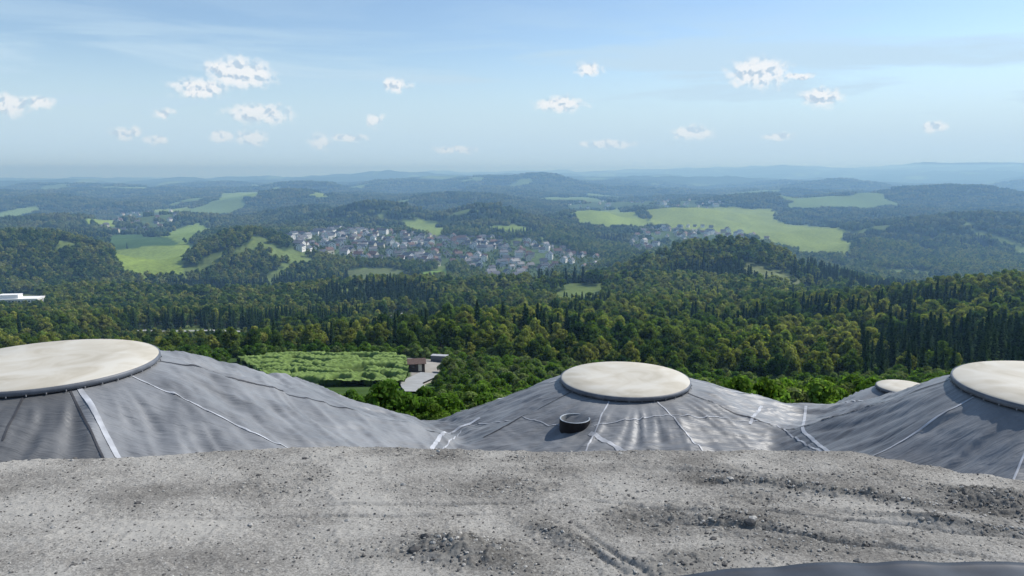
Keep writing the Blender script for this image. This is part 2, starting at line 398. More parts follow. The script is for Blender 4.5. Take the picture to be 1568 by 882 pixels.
scatter('middle_forest',x,y,H(x,y)-.5,sc,np.where(con,RNG.integers(6,9,len(x)),RNG.integers(0,6,len(x))),cMid)
for nm,y0,y1,sp,s0 in(('distant_forest',2290,5200,40,1.0),('horizon_forest',5200,9600,64,1.55)):
    x,y=jgrid(y0,y1,sp,.82);inv=np.zeros(len(x),bool)
    for V in ALLV: inv|=inpoly(x,y,V)
    m=~open_land(x,y)&(~inv|(RNG.random(len(x))<.06));x,y=x[m],y[m]
    s=RNG.uniform(.85,1.15,len(x))*s0
    scatter(nm,x,y,H(x,y)-1,s,RNG.integers(0,5,len(x)),cPatch,sz=RNG.uniform(.8,1.15,len(x))*(1 if s0==1 else 1.2))

# ------------------------------------------------------------------ houses
W_=[simple('render_white',(.80,.79,.77),.8,.08),simple('render_cream',(.62,.58,.48),.8,.08),simple('render_grey',(.45,.45,.45),.8,.1)]
R_=[simple('roof_slate',(.06,.065,.08),.5,.2),simple('roof_brown',(.12,.07,.055),.7,.2),simple('roof_grey',(.17,.17,.18),.5,.2)]
GL=simple('window_glass',(.03,.035,.04),.15,.1,spec=.6);WOOD=simple('door_wood',(.12,.07,.04),.6);CH=simple('chimney_brick',(.25,.12,.08),.9)
def box(mb,x0,x1,y0,y1,z0,z1,mi):
    v=[(x0,y0,z0),(x1,y0,z0),(x1,y1,z0),(x0,y1,z0),(x0,y0,z1),(x1,y0,z1),(x1,y1,z1),(x0,y1,z1)]
    mb.add(v,[(0,3,2,1),(4,5,6,7),(0,1,5,4),(1,2,6,5),(2,3,7,6),(3,0,4,7)],mi,1.0)
def house_mesh(L_,W,h,rh,wall,roof,seed):
    rng=np.random.default_rng(seed);mb=MB();a,b=L_/2,W/2
    v=[(-a,-b,-3),(a,-b,-3),(a,b,-3),(-a,b,-3),(-a,-b,h),(a,-b,h),(a,b,h),(-a,b,h),(-a,0,h+rh),(a,0,h+rh)]
    mb.add(v,[(0,1,5,4),(2,3,7,6),(1,2,6,9,5),(3,0,4,8,7)],0,1.0)
    o=.5;k=rh/b
    for s in(-1,1):
        e=b+o;ze=h-o*k
        v=[(-a-o,s*e,ze),(a+o,s*e,ze),(a+o,0,h+rh),(-a-o,0,h+rh)]
        v+=[(p[0],p[1],p[2]+.22) for p in v]
        mb.add(v,[(0,1,2,3),(4,5,6,7),(0,1,5,4),(0,3,7,4),(1,2,6,5)],1,1.0)
    box(mb,a*.3,a*.3+.8,.6,1.4,h,h+rh+.9,4)
    st=int(h//2.7)
    for f in range(max(1,st)):
        z0=1+f*2.8
        for xx in np.arange(-a+1.2,a-1.5,2.5):
            for s in(-1,1): box(mb,xx,xx+1.3,s*b-.04,s*b+.04,z0,z0+1.3,2)
        for yy in(-b*.5,b*.35):
            for s in(-1,1): box(mb,s*a-.04,s*a+.04,yy,yy+1.2,z0,z0+1.3,2)
    box(mb,-.5,.5,-b-.06,-b+.06,0,2.1,3)
    for s in(-1,1): box(mb,s*a-.05,s*a+.05,-.6,.6,h+.3,h+1.5,2)
    ob=mb.obj('tmp',[wall,roof,GL,WOOD,CH]);me=ob.data;bpy.data.objects.remove(ob);return me
HM=[house_mesh(*d,W_[i%3 if i!=5 else 0],R_[j],i) for i,(d,j) in enumerate([((12,9,5.6,3.8),0),((14,10,5.6,4),1),((11,9,3.2,4.2),0),((16,11,8.2,4),2),((13,10,5.6,4.2),0),((20,12,8.4,3.6),0),((12,10,3.4,4.5),1)])]
HM[3].materials[0]=W_[0];HM[6].materials[0]=W_[0]
hs=[]
def houses(V,n,mind,lim=.62):
    P=np.array(V);c=0;tries=0
    while c<n and tries<n*30:
        tries+=1;x=random.uniform(P[:,0].min(),P[:,0].max());y=random.uniform(P[:,1].min(),P[:,1].max())
        if not inpoly(np.array([x]),np.array([y]),V)[0]: continue
        if float(fbm(x/60,y/60,2,51))>lim: continue
        if any((x-a)**2+(y-b)**2<mind**2 for a,b in hs): continue
        hs.append((x,y));c+=1
        ob=bpy.data.objects.new('village_house',random.choice(HM));scene.collection.objects.link(ob)
        ob.location=(x,y,float(H(x,y))+1.2);ob.rotation_euler[2]=float(fbm(x/250,y/250,2,50))*6+random.choice([0,math.pi/2])+random.uniform(-.1,.1);s=random.uniform(1.0,1.4);ob.scale=(s,s,s)
houses(VILL,380,18.5);houses(VILL2,85,24);houses(VILL3,80,24,.8);houses(VILL4,60,36,.8)

fx,fy=sight(30,474)
mb=MB();box(mb,-26,26,-9,9,-4,7,0);box(mb,-26.4,26.4,-9.4,9.4,7,7.6,1);box(mb,-14,6,-5,5,7.6,11,0);box(mb,-14.3,6.3,-5.3,5.3,11,11.5,1)
for z0 in(1,4.2):
    for xx in np.arange(-24.5,24,3.2): box(mb,xx,xx+2.2,-9.06,-8.9,z0,z0+1.5,2)
for yy in np.arange(-7,7,3.2): box(mb,25.9,26.06,yy,yy+2,4.2,5.7,2)
box(mb,8,12,-9.1,-8.85,-.5,3,3)
fac=mb.obj('industrial_building',[W_[0],W_[0],GL,WOOD]);fac.location=(fx-8,fy+6,float(H(fx,fy))+4);fac.rotation_euler[2]=.15

hx,hy=-.133*178,178.;hz=float(H(hx,hy))
mb=MB();box(mb,-2.3,2.3,-1.7,1.7,-1,2.3,0);
for s in(-1,1):
    v=[(-2.7,s*2.1,2.1),(2.7,s*2.1,2.1),(2.7,0,3.3),(-2.7,0,3.3)];v+=[(p[0],p[1],p[2]+.12) for p in v];mb.add(v,[(0,1,2,3),(4,5,6,7),(0,1,5,4),(0,3,7,4),(1,2,6,5)],1,1.)
mb.add([(-2.3,-1.7,2.3),(-2.3,1.7,2.3),(-2.3,0,3.25)],[(0,1,2)],0,1.);mb.add([(2.3,-1.7,2.3),(2.3,1.7,2.3),(2.3,0,3.25)],[(0,1,2)],0,1.)
box(mb,-1.6,-.5,-1.76,-1.66,.9,1.8,2);box(mb,.4,1.4,-1.76,-1.66,0,2.0,3)
hut=mb.obj('wooden_hut',[simple('dark_timber',(.06,.045,.035),.8),simple('hut_roof',(.12,.08,.065),.8),GL,W_[1]]);hut.location=(hx,hy,hz+.4);hut.rotation_euler[2]=.2;hut.scale=(.85,.85,.85)
mb=MB();box(mb,-3,3,-1.2,1.2,0,2.5,0)
for xx in np.arange(-2.8,2.9,.4): box(mb,xx,xx+.15,-1.24,-1.19,.1,2.4,0)
box(mb,-3.05,3.05,-1.26,1.26,2.45,2.6,1);cx_,cy_=-.10*200,200
ct=mb.obj('storage_container',[simple('container_grey',(.12,.13,.15),.5),simple('container_roof',(.4,.4,.4),.6)]);ct.location=(cx_,cy_,float(H(cx_,cy_))+.2);ct.rotation_euler[2]=-.2;ct.scale=(.8,.8,.7)

# hedge maze
gx=np.arange(-80,-20,.2);gy=np.arange(148,206,.25);GX,GY=np.meshgrid(gx,gy)
wx=GX+8*(fbm(GX/12,GY/12,2,60)-.5);wy=GY+11*(fbm(GX/17,GY/14,2,61)-.5)
pat=np.sin(wy*.82+1.3*np.sin(wx*.25));gap=sst(.66,.76,vn(wx/4.2,wy/3.2,63))
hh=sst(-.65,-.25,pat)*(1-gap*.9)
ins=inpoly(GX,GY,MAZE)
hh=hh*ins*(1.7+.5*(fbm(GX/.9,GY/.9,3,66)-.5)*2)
HZ=H(GX,GY)+hh-.2
hm,nt=newmat('hedge_leaves');Lk=nt.links.new
o=N(nt,'ShaderNodeOutputMaterial');d=N(nt,'ShaderNodeBsdfDiffuse');nz_=N(nt,'ShaderNodeTexNoise');nz_.inputs['Scale'].default_value=1.3;nz_.inputs['Detail'].default_value=6
g_=N(nt,'ShaderNodeNewGeometry');Lk(g_.outputs['Position'],nz_.inputs['Vector']);r_=N(nt,'ShaderNodeValToRGB');r_.color_ramp.elements[0].position=.3;r_.color_ramp.elements[0].color=(.11,.17,.045,1);r_.color_ramp.elements[1].position=.7;r_.color_ramp.elements[1].color=(.19,.26,.09,1)
Lk(nz_.outputs['Fac'],r_.inputs[0])
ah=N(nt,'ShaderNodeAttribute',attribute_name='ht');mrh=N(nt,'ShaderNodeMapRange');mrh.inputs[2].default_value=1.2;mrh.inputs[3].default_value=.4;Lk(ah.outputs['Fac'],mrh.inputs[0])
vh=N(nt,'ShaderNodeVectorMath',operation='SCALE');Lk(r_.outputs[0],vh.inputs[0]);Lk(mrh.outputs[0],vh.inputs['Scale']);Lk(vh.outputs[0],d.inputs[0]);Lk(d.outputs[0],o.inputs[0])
fcs=grid_faces(*GX.shape);cell=ins.ravel()[fcs].all(1)
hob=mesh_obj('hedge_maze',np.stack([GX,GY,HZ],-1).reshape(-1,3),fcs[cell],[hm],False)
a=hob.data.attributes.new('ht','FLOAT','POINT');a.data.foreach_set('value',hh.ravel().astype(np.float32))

# ------------------------------------------------------------------ landfill cap: membrane
def xat(px,row,D): return bearing(px,row)[0]*D
#      cx, cy, R, z top, skirt width, exponent, facets, facet phase
DOMES=[(xat(72,555,19.0),19.0,2.70,19.0*slope_of(555),9.2,1.22,11,.30),
       (xat(957,579,24.2),24.2,2.16,24.2*slope_of(579),4.9,1.4,9,.15),
       (xat(1640,593,18.0),18.0,2.60,18.0*slope_of(593),5.0,1.3,10,.10),
       (xat(1383,592,32.0),32.0,1.10,32.0*slope_of(592),3.6,1.5,8,.0)]
def Mb(x,y):
    x=np.asarray(x,float);y=np.asarray(y,float)
    y0=24.0+.5*sst(2,9,x)
    q=y-y0;zb=-8.12-.5*sst(5,-2,x)*sst(18,24,y)-.42*np.where(q>0,q*q/(q+1.2),0)
    z=zb.copy()
    for cx,cy,R,zt,W,ex,nf_,ph in DOMES:
        dx,dy=x-cx,y-cy;th=np.arctan2(dy,dx);r=np.hypot(dx,dy)
        s=2*math.pi/nf_;a=np.mod(th-ph,s)-s/2
        rp=r*np.cos(a)/math.cos(s/2)*.985
        re=r+(rp-r)*1.5*sst(R,R+2.0,r)
        t=np.clip((re-R)/W,0,1);pr=(1-t)**ex
        zz=zb+(zt-.1-zb)*pr
        k=.25;hh_=np.clip(.5+.5*(zz-z)/k,0,1);act=sst(1.0,.85,t)
        z=z*(1-hh_)+zz*hh_+k*hh_*(1-hh_)*act*sst(0,.3,zz-zb)
    return z
def Mf(x,y):
    x=np.asarray(x,float);y=np.asarray(y,float)
    z=Mb(x,y)
    damp=np.ones_like(z);sw=np.zeros_like(z);near=np.zeros_like(z)
    for cx,cy,R,zt,W,ex,nf_,ph in DOMES:
        r=np.hypot(x-cx,y-cy);damp*=sst(R-.1,R+1.0,r)
        th=np.arctan2(y-cy,x-cx);g=np.exp(-((r-R-1.5)/2.2)**2);near=np.maximum(near,g)
        rf=1-np.abs(2*fbm(th*9+.5*r,r*.22+cx,2,70)-1)*2
        sw+=rf*g*.075
    w=fbm(x*.3,y*.3,2,81)*2.0
    f1=1-np.abs(2*fbm(x*.16+w*.3,y*1.5+w+.25*x,2,82)-1)*2
    f2=1-np.abs(2*fbm((x*.6+y*.5)*1.1+w,(y*.6-x*.35)*.22,2,83)-1)*2
    f3=1-np.abs(2*fbm(x*.35+w,y*3.6-x*.7+w*2,2,84)-1)*2
    f4=1-np.abs(2*fbm((x+y*.8)*2.3+w,(y-x)*.3,2,85)-1)*2
    lf=sst(0,-6,x)
    z=z+damp*(sw+(1-.5*near)*(f1*.075*(1-.4*lf)+f2*(.04+.11*lf)+f3*.06*(1-.4*lf)+f4*(.025+.042*lf)))-.07
    return z
gx=np.arange(-25,25,.065);gy=np.arange(12.5,31,.065);gy=np.concatenate([gy,np.arange(31,45,.2)]);GX,GY=np.meshgrid(gx,gy);GZ=Mf(GX,GY)
pan_shade=np.ones_like(GX)
rng=np.random.default_rng(5)
for ii,(cx,cy,R,zt,W,ex,ns,ph) in enumerate(DOMES):
    r=np.hypot(GX-cx,GY-cy);th=np.mod(np.arctan2(GY-cy,GX-cx)-ph,2*math.pi)
    ton=rng.uniform(.80,1.15,ns+1)
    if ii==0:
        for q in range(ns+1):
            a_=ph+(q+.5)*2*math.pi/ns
            if math.radians(205)<a_<math.radians(296): ton[q]=.52  # left dome facets turned from the sun: shade painted into the colour
    k=(th/(2*math.pi)*ns).astype(int);pan_shade=np.where(r<R+W*.8,ton[k],pan_shade)
cellx=np.floor((GX+.4*GY)/5.2);pan_shade=np.where(pan_shade==1.0,.88+.24*_h(cellx.astype(np.int64),np.floor(GY/30).astype(np.int64),7),pan_shade)
mm,nt=newmat('geomembrane');Lk=nt.links.new
o=N(nt,'ShaderNodeOutputMaterial');p=N(nt,'ShaderNodeBsdfPrincipled');g_=N(nt,'ShaderNodeNewGeometry')
n1=N(nt,'ShaderNodeTexNoise');n1.inputs['Scale'].default_value=.45;n1.inputs['Detail'].default_value=7;n1.inputs['Roughness'].default_value=.65;Lk(g_.outputs['Position'],n1.inputs['Vector'])
r_=N(nt,'ShaderNodeValToRGB');r_.color_ramp.elements[0].position=.34;r_.color_ramp.elements[0].color=(.13,.134,.14,1);r_.color_ramp.elements[1].position=.68;r_.color_ramp.elements[1].color=(.26,.265,.27,1)
Lk(n1.outputs['Fac'],r_.inputs[0])
ap=N(nt,'ShaderNodeAttribute',attribute_name='sheet_shade');vp=N(nt,'ShaderNodeVectorMath',operation='SCALE');Lk(r_.outputs[0],vp.inputs[0]);Lk(ap.outputs['Fac'],vp.inputs['Scale']);Lk(vp.outputs[0],p.inputs['Base Color'])
rr=N(nt,'ShaderNodeMapRange');rr.inputs[3].default_value=.40;rr.inputs[4].default_value=.60;Lk(n1.outputs['Fac'],rr.inputs[0]);Lk(rr.outputs[0],p.inputs['Roughness']);p.inputs['Specular IOR Level'].default_value=.5
mp=N(nt,'ShaderNodeMapping');mp.inputs['Scale'].default_value=(.7,4.5,1);mp.inputs['Rotation'].default_value=(0,0,.2);Lk(g_.outputs['Position'],mp.inputs[0])
n2=N(nt,'ShaderNodeTexNoise');n2.inputs['Scale'].default_value=1.8;n2.inputs['Detail'].default_value=3;n2.inputs['Distortion'].default_value=.5;Lk(mp.outputs[0],n2.inputs['Vector'])
b_=N(nt,'ShaderNodeBump');b_.inputs['Distance'].default_value=.06;b_.inputs['Strength'].default_value=.7;Lk(n2.outputs['Fac'],b_.inputs['Height']);Lk(b_.outputs[0],p.inputs['Normal'])
Lk(p.outputs[0],o.inputs[0])
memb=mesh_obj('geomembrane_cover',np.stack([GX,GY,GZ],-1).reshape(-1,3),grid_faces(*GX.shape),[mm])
a=memb.data.attributes.new('sheet_shade','FLOAT','POINT');a.data.foreach_set('value',pan_shade.ravel().astype(np.float32))  # random sheet tones plus the painted shade on the left dome
seam=simple('weld_seam_tape',(.42,.43,.45),.5,.35,2);seamd=simple('weld_seam_dark',(.06,.06,.065),.6)
SE=[([(112,588),(184,706)],.12,0),([(48,598),(8,706)],.05,1),
([(652,700),(690,662),(735,640)],.12,0),([(668,700),(706,660)],.04,0),([(903,664),(962,700)],.16,0),
([(1166,622),(1148,650)],.09,0),([(1234,622),(1228,660),(1292,710)],.09,0),
([(700,650),(858,652)],.025,0),([(910,652),(1180,648)],.03,0),([(1190,652),(1262,694)],.05,0)]
for k,(pl,w,c) in enumerate(SE):
    pw=[sight(a,b,Mf,15,60) for a,b in pl]
    if max(q[1] for q in pw)>28: continue
    ribbon('weld_seam_%d'%k,pw,w,Mf,.014,seamd if c else seam,.07,memb,3)
kk=0
for ii,(cx,cy,R,zt,W,ex,ns,ph) in enumerate(DOMES[:3]):
    for q in range(ns):
        th=ph+q*2*math.pi/ns
        if ii==0 and not(-1.75<((th+math.pi)%(2*math.pi)-math.pi)<.5): continue
        if ii==0 and abs(((th+math.pi)%(2*math.pi)-math.pi)+1.5)<.25: continue
        r1=R+W*(.85 if ii!=1 else .5+.3*((q*37)%10)/10);kk+=1
        ribbon('radial_seam_%d'%kk,[(cx+math.cos(th)*(R+.02),cy+math.sin(th)*(R+.02)),(cx+math.cos(th)*r1,cy+math.sin(th)*r1)],.045,Mf,.014,seam if (q+ii)%3 else seamd,.07,memb,3)

dm,nt=newmat('cover_plate_white');Lk=nt.links.new
o=N(nt,'ShaderNodeOutputMaterial');p=N(nt,'ShaderNodeBsdfPrincipled');p.inputs['Roughness'].default_value=.75;g_=N(nt,'ShaderNodeTexCoord')
n1=N(nt,'ShaderNodeTexNoise');n1.inputs['Scale'].default_value=.8;n1.inputs['Detail'].default_value=8;n1.inputs['Distortion'].default_value=1.2;Lk(g_.outputs['Object'],n1.inputs['Vector'])
r_=N(nt,'ShaderNodeValToRGB');e=r_.color_ramp.elements;e[0].position=.3;e[0].color=(.40,.36,.28,1);e[1].position=.62;e[1].color=(.54,.51,.44,1);k=e.new(.45);k.color=(.48,.44,.36,1)
Lk(n1.outputs['Fac'],r_.inputs[0]);Lk(r_.outputs[0],p.inputs['Base Color']);Lk(p.outputs[0],o.inputs[0])
rim=simple('plate_rim',(.12,.13,.15),.5)
bolt=simple('clamp_steel',(.25,.25,.26),.5)
for cx,cy,R,zt,W,ex,_a,_b in DOMES:
    e=bpy.data.objects.new('round_shaft_cover',None);scene.collection.objects.link(e);e.location=(cx,cy,zt)
    n=72;t=np.arange(n)*2*math.pi/n;vs=[];fs=[]
    prof=[(R*.5,.045),(R-.06,.03),(R-.02,.0)]
    vs.append((0,0,.05))
    for r,z in prof: vs+=[(math.cos(a)*r,math.sin(a)*r,z) for a in t]
    for i in range(n): fs.append((0,1+i,1+(i+1)%n))
    for q in range(2):
        for i in range(n): a=1+q*n+i;b=1+q*n+(i+1)%n;fs.append((a,a+n,b+n,b))
    mesh_obj('plate',vs,fs,[dm],True,e)
    vs=[];fs=[]
    pr=[(R-.02,0),(R+.02,.0),(R+.03,-.1),(R-.02,-.15),(R-.1,-.15)]
    for r,z in pr: vs+=[(math.cos(a)*r,math.sin(a)*r,z) for a in t]
    for q in range(len(pr)-1):
        for i in range(n): a=q*n+i;b=q*n+(i+1)%n;fs.append((a,a+n,b+n,b))
    mesh_obj('rim',vs,fs,[rim],True,e)
    mb=MB();nb=int(R*16)
    for i in range(nb):
        a=i*2*math.pi/nb;bx,by=math.cos(a)*(R+.04),math.sin(a)*(R+.04);box(mb,bx-.01,bx+.01,by-.01,by+.01,-.15,-.11,0)
    ob=mb.obj('clamps',[bolt]);ob.parent=e

# open upright shaft pipe
px_,py_=sight(880,663,Mf,15,60);Ro=.5*50*py_/F*1.0;Ri=Ro*.9
px_=bearing(880,650)[0]*(py_+Ro);py_+=Ro
zb=float(Mf(px_,py_-Ro))-.5;zt=py_*slope_of(640)
n=48;t=np.arange(n)*2*math.pi/n
pr=[(Ro,zb),(Ro,zt-.01),(Ro-.01,zt),(Ri+.01,zt),(Ri,zt-.01),(Ri,zb+.3),(0.01,zb+.3)]
vs=[];fs=[]
for r,z in pr: vs+=[(px_+math.cos(a)*r,py_+math.sin(a)*r,z) for a in t]
for q in range(len(pr)-1):
    for i in range(n): a=q*n+i;b=q*n+(i+1)%n;fs.append((a,b,b+n,a+n))
pm=simple('black_pe_pipe',(.012,.012,.014),.5,.2,spec=.2);pr_=simple('pipe_cut_edge',(.30,.33,.36),.5);pin=simple('pipe_inside',(.25,.255,.25),.6)
po=mesh_obj('open_shaft_pipe',vs,fs,[pm,pr_,pin],False)
for i,pg in enumerate(po.data.polygons):
    pg.material_index=0 if i<n else (1 if i<4*n else 2)

# ------------------------------------------------------------------ gravel
def cr(x): return np.interp(x,[-14,-9,-4,0,4,8,10.5,14],[14.7,14.7,15.3,15.2,15.1,14.8,13.9,13.2])+.35*(fbm(x*.5,x*0+3,3,95)-.5)
_MP={}
MO=[(690,838,.55,.4,.16,0),(740,850,.8,.35,.11,-.4),(1130,800,.9,.4,.14,-.5),(1490,770,.9,.45,-.24,-.4),(1530,752,1.0,.3,.14,-.4),(1200,745,1.3,.16,.12,-.25),(1350,765,1.2,.16,.12,-.4),(860,820,.7,.18,.11,-.9),
(905,840,1.0,.05,-.08,-1.15),(948,850,1.0,.05,-.08,-1.15),(450,700,1.6,.5,.08,0),(1060,860,.8,.3,.11,.3),(1100,725,1.6,.12,.08,-.3),(1440,800,1.2,.12,.11,-.35),(300,850,1.5,.2,.05,.2),(1260,825,2.6,.07,-.09,-.3),(1330,800,2.8,.07,-.09,-.3),(1000,780,1.2,.08,-.05,-.5),(700,770,3.0,.06,-.06,.05),(500,790,3.0,.06,-.06,.05)]
def mound(x,y,px,py,sx,sy,a,rot):
    if (px,py) not in _MP: _MP[(px,py)]=sight(px,py,lambda X,Y:-5.94+.113*(15-Y),6,17)
    gx,gy=_MP[(px,py)];dx,dy=x-gx,y-gy;X_=dx*math.cos(rot)+dy*math.sin(rot);Y_=-dx*math.sin(rot)+dy*math.cos(rot)
    return a*np.exp(-(X_/sx)**2-(Y_/sy)**2)
def coarse(x,y):
    m=sst(.52,.75,fbm(x*.45,y*.8,3,120))*.45
    for q in MO:
        qq=list(q);qq[4]=1.0;qq[2]*=1.2;qq[3]*=1.4
        if abs(q[4])>.104: m=m+mound(x,y,*qq)
    return np.clip(m*(.55+.9*fbm(x*1.6,y*2.4,3,121)),0,1.2)
def G(x,y):
    x=np.asarray(x,float);y=np.asarray(y,float)
    c=cr(x);z=-5.94+.113*(15-y)-.34*sst(6.5,11,x)*sst(10,14,y)-.05*sst(-5,-10,x)
    z=z+.08*(fbm(x*.3,y*.3,2,96)-.5)+.05*(fbm(x*1.1,y*1.6,3,97)-.5)
    rid=1-np.abs(2*fbm(x*.4+.3*y,y*2.2-.5*x,2,99)-1)*2
    z=z+rid*.06*sst(1,5,x)*sst(9.5,11,y)
    for q in MO: z=z+mound(x,y,*q)
    fall=y-c;fl_=np.where(fall>0,fall*fall/(fall+.4),0)
    return np.maximum(z-.75*fl_,-9.2)
def axis(fine0,fine1,step,lo,hi,co):
    return np.concatenate([np.arange(lo,fine0,co),np.arange(fine0,fine1,step),np.arange(fine1,hi,co)])
gx=axis(-12.5,12.5,.028,-45,45,.5);gy=axis(7.6,16.0,.028,-25,19.5,.4);GX,GY=np.meshgrid(gx,gy);GZ=G(GX,GY)
cm_=coarse(GX,GY)
fz=((fbm(GX*16,GY*16,2,101)-.5)*.026+np.maximum(fbm(GX*9,GY*9,2,102)-.6,0)*.14+.02*(fbm(GX*4,GY*4,3,98)-.5))*(.55+.9*cm_);GZ=GZ+fz
gm,nt=newmat('gravel_material');Lk=nt.links.new
o=N(nt,'ShaderNodeOutputMaterial');p=N(nt,'ShaderNodeBsdfDiffuse');g_=N(nt,'ShaderNodeNewGeometry')
vo=N(nt,'ShaderNodeTexVoronoi');vo.inputs['Scale'].default_value=44;Lk(g_.outputs['Position'],vo.inputs['Vector'])
n0=N(nt,'ShaderNodeTexNoise');n0.inputs['Scale'].default_value=.6;n0.inputs['Detail'].default_value=7;Lk(g_.outputs['Position'],n0.inputs['Vector'])
n2=N(nt,'ShaderNodeTexNoise');n2.inputs['Scale'].default_value=22;n2.inputs['Detail'].default_value=4;Lk(g_.outputs['Position'],n2.inputs['Vector'])
sx_=N(nt,'ShaderNodeSeparateColor');Lk(vo.outputs['Color'],sx_.inputs[0])
ml=N(nt,'ShaderNodeMath',operation='MULTIPLY_ADD');Lk(sx_.outputs[0],ml.inputs[0]);ml.inputs[1].default_value=.28;Lk(n0.outputs['Fac'],ml.inputs[2])
m2_=N(nt,'ShaderNodeMath',operation='MULTIPLY_ADD');Lk(n2.outputs['Fac'],m2_.inputs[0]);m2_.inputs[1].default_value=.42;Lk(ml.outputs[0],m2_.inputs[2])
r_=N(nt,'ShaderNodeValToRGB');e=r_.color_ramp.elements;e[0].position=.52;e[0].color=(.115,.108,.098,1);e[1].position=1.1;e[1].color=(.345,.33,.30,1);k=e.new(.80);k.color=(.222,.211,.192,1)
Lk(m2_.outputs[0],r_.inputs[0])
ac=N(nt,'ShaderNodeAttribute',attribute_name='coarse');am=N(nt,'ShaderNodeMapRange');am.inputs[1].default_value=0;am.inputs[2].default_value=1;am.inputs[3].default_value=1.05;am.inputs[4].default_value=.58;Lk(ac.outputs['Fac'],am.inputs[0])
sv_=N(nt,'ShaderNodeVectorMath',operation='SCALE');Lk(r_.outputs[0],sv_.inputs[0]);Lk(am.outputs[0],sv_.inputs['Scale']);Lk(sv_.outputs[0],p.inputs['Color'])
b_=N(nt,'ShaderNodeBump');b_.inputs['Distance'].default_value=.025;b_.inputs['Strength'].default_value=.8;Lk(m2_.outputs[0],b_.inputs['Height']);Lk(b_.outputs[0],p.inputs['Normal']);Lk(p.outputs[0],o.inputs[0])
gob=mesh_obj('gravel_ground',np.stack([GX,GY,GZ],-1).reshape(-1,3),grid_faces(*GX.shape),[gm])
a=gob.data.attributes.new('coarse','FLOAT','POINT');a.data.foreach_set('value',cm_.ravel().astype(np.float32))
cS=coll('stones')
sm=[simple('stone_grey',(.23,.22,.20),.9,.3,2),simple('stone_dark',(.10,.095,.09),.9,.3,2),simple('stone_pale',(.38,.365,.335),.9,.2,2)]
for i in range(6):
    rng=np.random.default_rng(500+i);v=ICO1[0]*(1+rng.uniform(-.28,.28,(len(ICO1[0]),1)))*[1,.75,.55];mb=MB();mb.add(v,ICO1[1],0,1.);mb.obj('stone_%d'%i,[sm[i%3]],cS)
n=100000;x=RNG.uniform(-11.5,12.5,n);y=RNG.uniform(7.8,15.6,n);cmk=coarse(x,y);m=RNG.random(n)<.17+.5*cmk;x,y,cmk=x[m],y[m],cmk[m]
sc=(.008+.026*RNG.random(len(x))**5+(RNG.random(len(x))<.003)*.05)*(.85+.5*cmk)
scatter('loose_stones',x,y,G(x,y)+.006,sc,RNG.integers(0,6,len(x)),cS)

pl=[sight(a,b,G,5,15) for a,b in [(1020,889),(1120,877),(1220,870),(1320,867),(1450,866),(1600,868),(1750,874)]]
pl=np.array(pl);nn=80;t=np.linspace(0,1,nn);tt=np.linspace(0,1,len(pl));cx=np.interp(t,tt,pl[:,0]);cy=np.interp(t,tt,pl[:,1])
ker=np.ones(9)/9;cy=np.convolve(np.pad(cy,4,mode='edge'),ker,'valid')
vs=[]
for off,dz in[(0,-.03),(.0,.05),(-.06,.09),(-.14,.07),(-.25,.05),(-1.6,.03)]:
    vs+= [(a,b+off,float(G(a,b+off))+dz+.012*math.sin(a*5)) for a,b in zip(cx,cy)]
mesh_obj('black_liner_edge',vs,grid_faces(6,nn),[simple('black_liner',(.035,.038,.045),.4,.3,3,spec=.4)])

# ------------------------------------------------------------------ haze: a real layer of thin scattering air over the valley
mb=MB();box(mb,-42000,42000,48,34000,-1500,130,0);hz=mb.obj('atmospheric_haze',[])
vm_,nt=newmat('haze_air');o=N(nt,'ShaderNodeOutputMaterial');vs_=N(nt,'ShaderNodeVolumeScatter');vs_.inputs['Color'].default_value=(.34,.62,1,1);vs_.inputs['Density'].default_value=1/6600;vs_.inputs['Anisotropy'].default_value=.15
va_=N(nt,'ShaderNodeVolumeAbsorption');va_.inputs['Color'].default_value=(0,.60,1,1);va_.inputs['Density'].default_value=1/42000
as_=N(nt,'ShaderNodeAddShader');nt.links.new(vs_.outputs[0],as_.inputs[0]);nt.links.new(va_.outputs[0],as_.inputs[1])
nt.links.new(as_.outputs[0],o.inputs['Volume']);hz.data.materials.append(vm_)
vm_.cycles.volume_sampling='DISTANCE'

# ------------------------------------------------------------------ light + sky
AZ=math.radians(62);EL=math.radians(45)
sv=Vector((math.cos(EL)*math.sin(AZ),math.cos(EL)*math.cos(AZ),math.sin(EL)))
sl=bpy.data.lights.new('sun','SUN');sl.energy=5.0;sl.angle=math.radians(.5);sl.color=(1,.965,.91)
so=bpy.data.objects.new('sun',sl);scene.collection.objects.link(so);so.rotation_euler=sv.to_track_quat('Z','Y').to_euler();so.location=(50,50,200)
w=bpy.data.worlds.new('World');scene.world=w;w.use_nodes=True;nt=w.node_tree;nt.nodes.clear();Lk=nt.links.new
out=N(nt,'ShaderNodeOutputWorld');sky=N(nt,'ShaderNodeTexSky',sky_type='NISHITA',sun_disc=False,sun_elevation=EL,sun_rotation=AZ);sky.air_density=1.0;sky.dust_density=.2;sky.ozone_density=2.8
bg=N(nt,'ShaderNodeBackground');bg.inputs[1].default_value=.138;Lk(sky.outputs[0],bg.inputs[0])
tc=N(nt,'ShaderNodeTexCoord');sp=N(nt,'ShaderNodeSeparateXYZ');Lk(tc.outputs['Generated'],sp.inputs[0])
az=N(nt,'ShaderNodeMath',operation='ARCTAN2');Lk(sp.outputs[0],az.inputs[0]);Lk(sp.outputs[1],az.inputs[1])
el=N(nt,'ShaderNodeMath',operation='ARCSINE');Lk(sp.outputs[2],el.inputs[0])
P=N(nt,'ShaderNodeCombineXYZ');Lk(az.outputs[0],P.inputs[0]);Lk(el.outputs[0],P.inputs[1])
